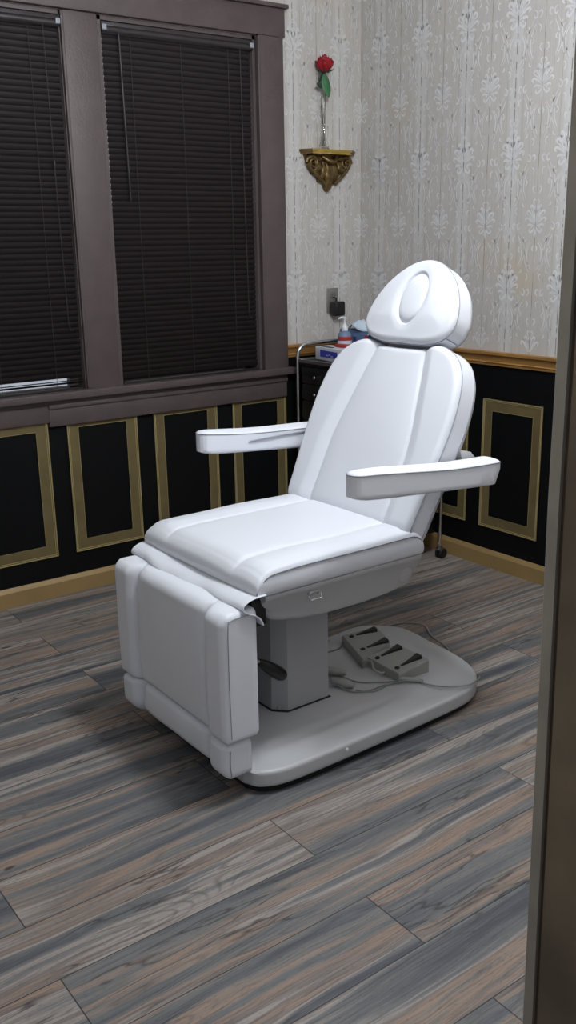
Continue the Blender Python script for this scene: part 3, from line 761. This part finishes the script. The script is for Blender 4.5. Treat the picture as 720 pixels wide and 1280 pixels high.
MB().tube(cab([(-1.44, -1.41, .12), (-1.30, -1.30, zc), (-1.22, -1.268, zc), (-1.19, -1.262, .096), (-1.23, -1.245, zc-.003), (-1.30, -1.22, .086)]), .0020, 8).build('power_cord', cable, ch)

# ------------------------------------------------------------------ trolley in the corner
CY0, CY1, CX0, CX1 = -.668, -.085, -.425, -.055       # near end, far end, front, rear
TZ = .905
tr = thing('drawer_trolley', 'black drawer trolley with chrome tube frame in the corner behind the chair', 'trolley', ((CX0+CX1)/2, (CY0+CY1)/2, 0))
for y in (CY0, CY1):
    R_ = .055; pts = [(CX0, y, .065), (CX0, y, .972-R_)]+[(CX0+R_-R_*math.cos(k/6*PI/2), y, .972-R_+R_*math.sin(k/6*PI/2)) for k in range(1, 7)]
    pts += [(CX1-R_, y, .975)]+[(CX1-R_+R_*math.sin(k/6*PI/2), y, .975-R_+R_*math.cos(k/6*PI/2)) for k in range(1, 7)]+[(CX1, y, .065)]
    MB().tube(pts, .0085, 12).build('end_frame', chrome, tr)
for x in (CX0, CX1):
    for y in (CY0, CY1):
        mb = MB(); mb.tube([(x, y, .050), (x, y, .075)], .006, 8); mb.box(x-.014, x+.014, y-.012, y+.012, .040, .054, .003)
        c_ = mb.build('caster_fork', steel, tr)
        for sy in (-.012, .012): MB().lathe([(.010, -.006), (.021, -.006), (.024, -.003), (.024, .003), (.021, .006), (.010, .006)], (x+.010, y+sy, .0245), (0,1,0), 20).build('caster_wheel', rubber, tr)
mb = MB(); a, b, c_, d_ = CX0-.004, CX1, CY0+.008, CY1-.008
mb.box(a, b, c_, d_, TZ-.022, TZ-.006, .002)
tray2 = mb.build('top_shelf', cartblk, tr)
mb = MB(); mb.box(a-.003, a+.006, c_, d_, TZ-.014, TZ+.002, .002); mb.box(b-.006, b, c_, d_, TZ-.014, TZ+.002, .002); mb.box(a, b, c_, c_+.006, TZ-.014, TZ+.002, .002); mb.box(a, b, d_-.006, d_, TZ-.014, TZ+.002, .002)
mb.build('shelf_rim', steel, tr)
MB().box(CX0+.016, CX1-.012, CY0+.022, CY1-.022, .12, TZ-.022, .003).build('drawer_case', cartblk, tr)
zt = TZ-.030
for k, hgt in enumerate((.085, .075, .095, .12, .16, .19)):
    zb = zt-hgt+.006
    dr = MB().box(CX0+.002, CX0+.018, CY0+.026, CY1-.026, zb, zt, .004).build('drawer', cartblk, tr)
    for ky in (-.225, -.52): MB().lathe([(.003, 0), (.003, .008), (.007, .011), (.008, .016), (.005, .020), (.001, .021)], (CX0+.002, ky, (zt+zb)/2-.004), (-1,0,0), 16).build('drawer_knob', chrome, dr)
    zt -= hgt

# things on the trolley
gz = TZ-.005
gb = thing('glove_box', 'white cardboard glove box with blue label on the black trolley', 'box', (-.30, -.20, gz))
def obox(mb, c, ang, hx, hy, z0, z1, bev=.002):
    t = MB(); t.box(-hx, hx, -hy, hy, z0, z1, bev); ca, sa = math.cos(ang), math.sin(ang)
    mb.add([(c[0]+x*ca-y*sa, c[1]+x*sa+y*ca, z) for x, y, z in t.v], t.f); return mb
ga = math.radians(-8)
obox(MB(), (-.315, -.235), ga, .042, .120, gz, gz+.060).build('carton', paperw, gb)
mb = MB(); obox(mb, (-.315-.0425*math.cos(ga)-.0*math.sin(ga), -.235-.0425*math.sin(ga)), ga, .0006, .075, gz+.016, gz+.046, 0)
lab = mb.build('blue_label', blueprint, gb)
mb = MB()
for k, (dy, dz, w_) in enumerate(((-.030, .022, .010), (-.010, .028, .006), (.010, .024, .009))):
    cc = (-.315-.0434*math.cos(ga)-dy*math.sin(ga), -.235-.0434*math.sin(ga)+dy*math.cos(ga)); obox(mb, cc, ga, .0004, w_, gz+dz, gz+dz+.0035, 0)
mb.build('label_print', paperw, lab)
mb = MB(); obox(mb, (-.313-.02, -.19), ga, .008, .05, gz+.060, gz+.0625, .0005); mb.build('carton_slot', mat('slot_dark', srgb(60, 50, 46), .7), gb)

rb = thing('small_carton', 'small flat red carton lying on top of the white glove box', 'box', (-.29, -.25, gz+.0625))
obox(MB(), (-.292, -.268), .1, .018, .050, gz+.0627, gz+.0745).build('carton', redprint, rb)
mb = MB(); obox(mb, (-.3102, -.262), .1, .0004, .020, gz+.066, gz+.071, 0); mb.build('printed_band', bluelabel, rb)

bt = thing('pump_bottle', 'hand sanitizer bottle with white pump and red and blue label', 'bottle', (-.24, -.205, gz))
bx_, by_ = -.240, -.205
mb = MB(); mb.lathe([(.001, 0), (.029, 0), (.032, .004), (.032, .108), (.028, .120), (.014, .130), (.012, .136)], (bx_, by_, gz), seg=28); mb.build('bottle_body', bottlem, bt)
mb = MB(); mb.lathe([(.0325, .025), (.0328, .027), (.0328, .10), (.0325, .102)], (bx_, by_, gz), seg=28); lb = mb.build('bottle_label', bluelabel, bt)
mb = MB(); mb.lathe([(.0330, .088), (.0332, .089), (.0332, .103), (.0330, .104)], (bx_, by_, gz), seg=28); mb.build('red_label_band', redprint, lb)
mb = MB(); mb.lathe([(.0335, .070), (.0336, .072), (.0336, .084), (.0335, .086)], (bx_, by_, gz), seg=28); mb.build('white_label_line', paperw, lb)
mb = MB(); mb.lathe([(.015, .130), (.015, .146), (.010, .150), (.007, .160), (.0042, .162), (.0042, .182), (.008, .184), (.008, .190), (.004, .193)], (bx_, by_, gz), seg=20)
mb.tube([(bx_, by_, gz+.188), (bx_-.014, by_+.012, gz+.189), (bx_-.022, by_+.018, gz+.183)], .004, 8); mb.build('pump_head', pumpw, bt)

tb = thing('tissue_box', 'blue patterned tissue box with pale tissue sticking out, behind the headrest', 'box', (-.13, -.20, gz))
obox(MB(), (-.130, -.200), .03, .052, .100, gz, gz+.128).build('carton', bluebox, tb)
mb = MB()
for k in range(5): obox(mb, (-.1828, -.28+.036*k), .03, .0006, .010, gz+.05+.014*(k % 3), gz+.07+.014*(k % 3), 0)
mb.build('carton_print', bluelabel, tb)
mb = MB(); obox(mb, (-.1828, -.290), .03, .0010, .009, gz+.085, gz+.108, 0); mb.build('carton_print', redprint, tb)
vs = []; fs = []; n1, n2 = 40, 14
for i in range(n1+1):
    u = i/n1
    for j in range(n2+1):
        v = j/n2*2-1
        hh = .012+.034*math.exp(-((u-.22)/.20)**2)-.030*max(0, u-.45)
        vs.append((-.145+.050*v*(1-.35*u)+.010*math.sin(u*17), -.135-.30*u+.010*math.sin(v*5+u*9), gz+.126+hh-.028*v*v*(1-.4*u)+.0045*math.sin(u*26+v*4)+.004*math.sin(v*9-u*11)))
for i in range(n1):
    for j in range(n2): a = i*(n2+1)+j; fs.append((a, a+1, a+n2+2, a+n2+1))
mb = MB(); mb.add(vs, fs); o = mb.build('tissue', tissue, tb, angle=90)
sm = o.modifiers.new('s', 'SOLIDIFY'); sm.thickness = .0012

# ------------------------------------------------------------------ outlet and charger
ot = thing('wall_outlet', 'metal wall outlet plate on the wallpaper above the trolley', 'outlet', (-.149, 0, 1.155))
mb = MB(); mb.box(-.184, -.114, -.005, 0, 1.097, 1.214, .002); mb.build('cover_plate', socketm, ot)
for z in (1.180, 1.131):
    r_ = MB().lathe([(.017, -.001), (.017, .002), (.015, .003), (.001, .003)], (-.149, -.005, z), (0,-1,0), 20).build('socket', mat('socket_grey', srgb(112, 108, 106), .5), ot)
    MB().box(-.157, -.1545, -.0088, -.008, z-.004, z+.006).box(-.1435, -.141, -.0088, -.008, z-.004, z+.006).box(-.151, -.147, -.0088, -.008, z-.012, z-.008).build('socket_slots', rubber, r_)
pc = thing('plug_charger', 'black square charger plugged into the lower socket of the wall outlet', 'charger', (-.14, -.025, 1.116))
MB().box(-.172, -.112, -.058, -.0078, 1.084, 1.152, .008).build('charger_body', blackgrip, pc)
MB().tube([(-.149, -.030, 1.150), (-.149, -.032, 1.166), (-.149, -.014, 1.171)], .004, 8).build('retainer_tab', blackgrip, pc)

# ------------------------------------------------------------------ wall shelf, vase, rose
sx = -.176; SZ = 1.832
sh = thing('wall_shelf', 'small gilded corbel shelf on the wallpaper holding a rose', 'shelf', (sx, 0, SZ))
def board(z0, z1, k=0):
    return [(sx-.160+k, 0), (sx-.160+k, -.012), (sx-.128+k, -.056+k*.5), (sx+.100-k, -.062+k*.5), (sx+.158-k, -.014), (sx+.158-k, 0)]
mb = MB(); mb.prism(board(0, 0), 'z', SZ-.010, SZ); mb.prism(board(0, 0, .006), 'z', SZ-.020, SZ-.010); mb.mi = [1 if i in (1, 3, 2, 4, 5, 6, 7) and False else 0 for i in range(len(mb.mi))]
for q_, f_ in enumerate(mb.f):
    cc = np.mean([mb.v[k] for k in f_], 0)
    if len(f_) == 4 and (cc[0] < sx-.135 or cc[0] > sx+.115): mb.mi[q_] = 1
mb.build('shelf_board', [brass, bronze], sh, angle=20)
# carved acanthus corbel
mb = MB()
def leaf3(p0, p1, w, bulge, yb, n=14, m=6):
    p0 = V(*p0); p1 = V(*p1); d = p1-p0; nrm = V(-d[1], d[0]); nrm = nrm/np.linalg.norm(nrm); vs = []; fs = []
    for i in range(n+1):
        t = i/n; ww = w*math.sin(PI*(.10+.86*t))**.8*(1+.18*math.sin(t*16)); c = p0+d*t+nrm*bulge*math.sin(PI*t)
        for j in range(m+1):
            s = j/m*2-1; q = c+nrm*ww*s
            vs.append((q[0], -yb-.022*math.sin(PI*t)*(1-.7*s*s)-.006*abs(math.sin(s*7)), q[1]))
    for i in range(n):
        for j in range(m): a = i*(m+1)+j; fs.append((a, a+1, a+m+2, a+m+1))
    o = len(vs)
    ring = [j for j in range(m+1)]+[i*(m+1)+m for i in range(1, n+1)]+[n*(m+1)+j for j in range(m-1, -1, -1)]+[i*(m+1) for i in range(n-1, 0, -1)]
    vs += [(vs[r][0], 0, vs[r][2]) for r in ring]; L = len(ring)
    fs += [(ring[k], ring[(k+1) % L], o+(k+1) % L, o+k) for k in range(L)]
    mb.add(vs, fs)
zt = SZ-.020
mb.prism([(sx-.140, zt), (sx+.125, zt), (sx+.115, zt-.03), (sx+.02, zt-.135), (sx-.02, zt-.135), (sx-.125, zt-.04)], 'y', -.012, 0)
leaf3((sx-.005, zt-.02), (sx-.012, zt-.160), .030, 0, .014)
leaf3((sx-.03, zt-.02), (sx-.060, zt-.120), .020, .010, .010); leaf3((sx+.025, zt-.02), (sx+.040, zt-.120), .020, -.010, .010)
leaf3((sx-.06, zt-.015), (sx-.100, zt-.085), .020, .012, .008); leaf3((sx+.055, zt-.015), (sx+.085, zt-.085), .020, -.012, .008)
leaf3((sx-.10, zt-.035), (sx-.030, zt-.02), .012, .008, .012); leaf3((sx+.10, zt-.03), (sx+.030, zt-.02), .012, -.008, .012)
for sg, k in ((-1, 1), (1, .92)):
    pts = []; rr = []
    for i in range(34):
        a = i/33*3.4*PI; r = .032*(1-i/33*.78); cxx = sx+sg*.103*k; czz = zt-.036
        pts.append((cxx+sg*r*math.cos(a), -.022-.012*i/33, czz+r*math.sin(a)*.95)); rr.append(.0085*(1-.45*i/33))
    mb.tube(pts, rr, 8)
    mb.tube(smooth_path([(sx+sg*.130*k, -.02, zt-.04), (sx+sg*.105*k, -.022, zt-.070), (sx+sg*.065, -.022, zt-.098), (sx+sg*.030, -.02, zt-.126)], 5), .008, 8)
mb.tube(smooth_path([(sx-.04, -.02, zt-.01), (sx-.015, -.04, zt-.03), (sx+.015, -.04, zt-.03), (sx+.04, -.02, zt-.01)], 5), .010, 8)
mb.build('carved_corbel', bronze, sh, angle=60)

vx, vy = -.218, -.032
vs_ = thing('bud_vase', 'clear glass bud vase standing on the gilded shelf', 'vase', (vx, vy, SZ))
mb = MB(); mb.lathe([(.001, 0), (.021, 0), (.023, .003), (.021, .018), (.013, .040), (.0085, .07), (.0080, .16), (.0095, .20), (.0080, .20), (.0065, .16), (.0068, .07), (.011, .042), (.018, .020), (.017, .012), (.001, .010)], (vx, vy, SZ), seg=28)
mb.build('vase_body', glassm, vs_, angle=60)
rs = thing('rose', 'red rose on a green stem standing in the glass bud vase', 'flower', (vx, vy, SZ+.015))
MB().tube(smooth_path([(vx+.004, vy, SZ+.014), (vx+.003, vy, SZ+.10), (vx+.008, vy, SZ+.19), (vx+.006, vy-.004, SZ+.27), (vx-.002, vy-.01, SZ+.325)], 6), .0026, 8).build('stem', stemg, rs)
MB().tube(smooth_path([(vx-.003, vy+.002, SZ+.014), (vx-.003, vy, SZ+.07), (vx-.007, vy, SZ+.13), (vx-.016, vy-.003, SZ+.18), (vx-.012, vy-.005, SZ+.25)], 6), .0020, 8).build('leaf_stem', stemg, rs)
def leaf(p, d, w, L, m, name, curl=.2):
    p = V(*p); d = V(*d); d /= np.linalg.norm(d); n = np.cross(d, V(0,1,0)); n /= np.linalg.norm(n); u = np.cross(n, d); vs = []; fs = []; N = 14; M = 6
    for i in range(N+1):
        t = i/N; ww = w*math.sin(PI*min(1, .04+t*.96))**.75
        for j in range(M+1):
            s = j/M*2-1; vs.append(p+d*L*t+n*ww*s+u*(abs(s)*.25*ww+curl*L*t*t*.5)+u*.0008*math.sin(t*40))
    for i in range(N):
        for j in range(M): a = i*(M+1)+j; fs.append((a, a+1, a+M+2, a+M+1))
    mb = MB(); mb.add(vs, fs); o = mb.build(name, m, rs, angle=80); md = o.modifiers.new('s', 'SOLIDIFY'); md.thickness = .0008; return o
leaf((vx+.001, vy-.006, SZ+.320), (.12, -.2, -1), .025, .105, leafg, 'leaf', .1)
leaf((vx-.003, vy-.006, SZ+.262), (-1, -.25, .22), .011, .052, leafd, 'leaf', .1)
leaf((vx+.0, vy-.004, SZ+.335), (-.35, .2, -1), .013, .055, leafd, 'leaf', .1)
# bloom: layered petals
mb = MB(); bc = V(vx-.004, vy-.012, SZ+.352)
for lay, (cnt, R0, hgt, rim_) in enumerate(((3, .011, .046, .000), (4, .020, .044, .002), (5, .029, .040, .005), (6, .037, .034, .009), (7, .038, .026, .004))):
    for k in range(cnt):
        a0 = 2*PI*k/cnt+lay*.9; N, M = 10, 10; vs = []; fs = []
        for i in range(N+1):
            v = i/N
            for j in range(M+1):
                s_ = j/M*2-1; wdt = math.sqrt(max(0, 1-(max(v-.5, 0)/.515)**4)); aa = a0+s_*(PI/cnt)*1.45*wdt*(.5+.5*min(1, v*3))
                r = R0*(.25+.75*math.sin(min(v*1.25, 1)*PI/2))*(1-.10*(1 if v > .8 else 0)*(v-.8)*5*(lay < 2))+rim_*v**3*.6+.0015*math.sin(s_*4+k+lay)
                z = -.022+(hgt+.020)*v*(1-.10*s_*s_)-rim_*1.1*v**4+.0012*math.sin(s_*7+k*2)*v-.002*lay
                vs.append(bc+V(r*math.cos(aa), r*math.sin(aa), z))
        for i in range(N):
            for j in range(M): a = i*(M+1)+j; fs.append((a, a+1, a+M+2, a+M+1))
        mb.add(vs, fs)
bl = mb.build('bloom', rosered, rs, angle=80, fix=False)
md = bl.modifiers.new('s', 'SOLIDIFY'); md.thickness = .0008
mb = MB(); mb.lathe([(.003, -.034), (.010, -.030), (.016, -.022), (.018, -.012), (.012, -.008)], bc, seg=16)
for k in range(5):
    a = 2*PI*k/5+.3; mb.tube([bc+V(.012*math.cos(a), .012*math.sin(a), -.024), bc+V(.030*math.cos(a), .030*math.sin(a), -.026), bc+V(.044*math.cos(a), .044*math.sin(a), -.020)], [.004, .0035, .0006], 6)
mb.build('sepals', leafd, rs)

# ------------------------------------------------------------------ ceiling lamp and light
LX, LY = -1.42, -2.1
cl = thing('ceiling_light', 'round white ceiling light above the treatment chair', 'ceiling light', (LX, LY, CEIL))
MB().lathe([(.30, 0), (.30, -.02), (.285, -.03), (.001, -.03)], (LX, LY, CEIL), seg=40).build('lamp_housing', ceilm, cl)
ld = bpy.data.lights.new('ceiling_lamp_light', 'POINT'); ld.shadow_soft_size = .17; ld.energy = 88; ld.color = (.915, .955, 1.0)
lo_ = bpy.data.objects.new('lamp_diffuser_light', ld); COL.objects.link(lo_); lo_.parent = cl; lo_.location = (0, 0, -.21)

wd = bpy.data.worlds.new('World'); SC.world = wd; wd.use_nodes = True
bg = wd.node_tree.nodes['Background']; bg.inputs[0].default_value = (.80, .88, 1.0, 1); bg.inputs[1].default_value = .5

# ------------------------------------------------------------------ camera (solved from vanishing lines)
Fpx = 1182.263; yaw, pitch, roll = (math.radians(a) for a in (53.80363517, 15.80835426, 1.031958))
C = V(-3.09056637, -3.62856928, 1.42)
f = V(math.cos(pitch)*math.cos(yaw), math.cos(pitch)*math.sin(yaw), -math.sin(pitch)); r = V(math.sin(yaw), -math.cos(yaw), 0); d = np.cross(f, r)
r2 = math.cos(roll)*r+math.sin(roll)*d; d2 = -math.sin(roll)*r+math.cos(roll)*d
cam = bpy.data.cameras.new('camera'); co = bpy.data.objects.new('camera', cam); COL.objects.link(co)
M = Matrix.Identity(4)
for i in range(3): M[i][0] = r2[i]; M[i][1] = -d2[i]; M[i][2] = -f[i]; M[i][3] = C[i]
co.matrix_world = M
cam.sensor_fit = 'VERTICAL'; cam.sensor_height = 36; cam.lens = Fpx*36/1280; cam.clip_start = .05
SC.camera = co
SC.view_settings.view_transform = 'Standard'; SC.view_settings.look = 'None'; SC.view_settings.gamma = 1
SC.view_settings.use_curve_mapping = False; SC.view_settings.exposure = 0
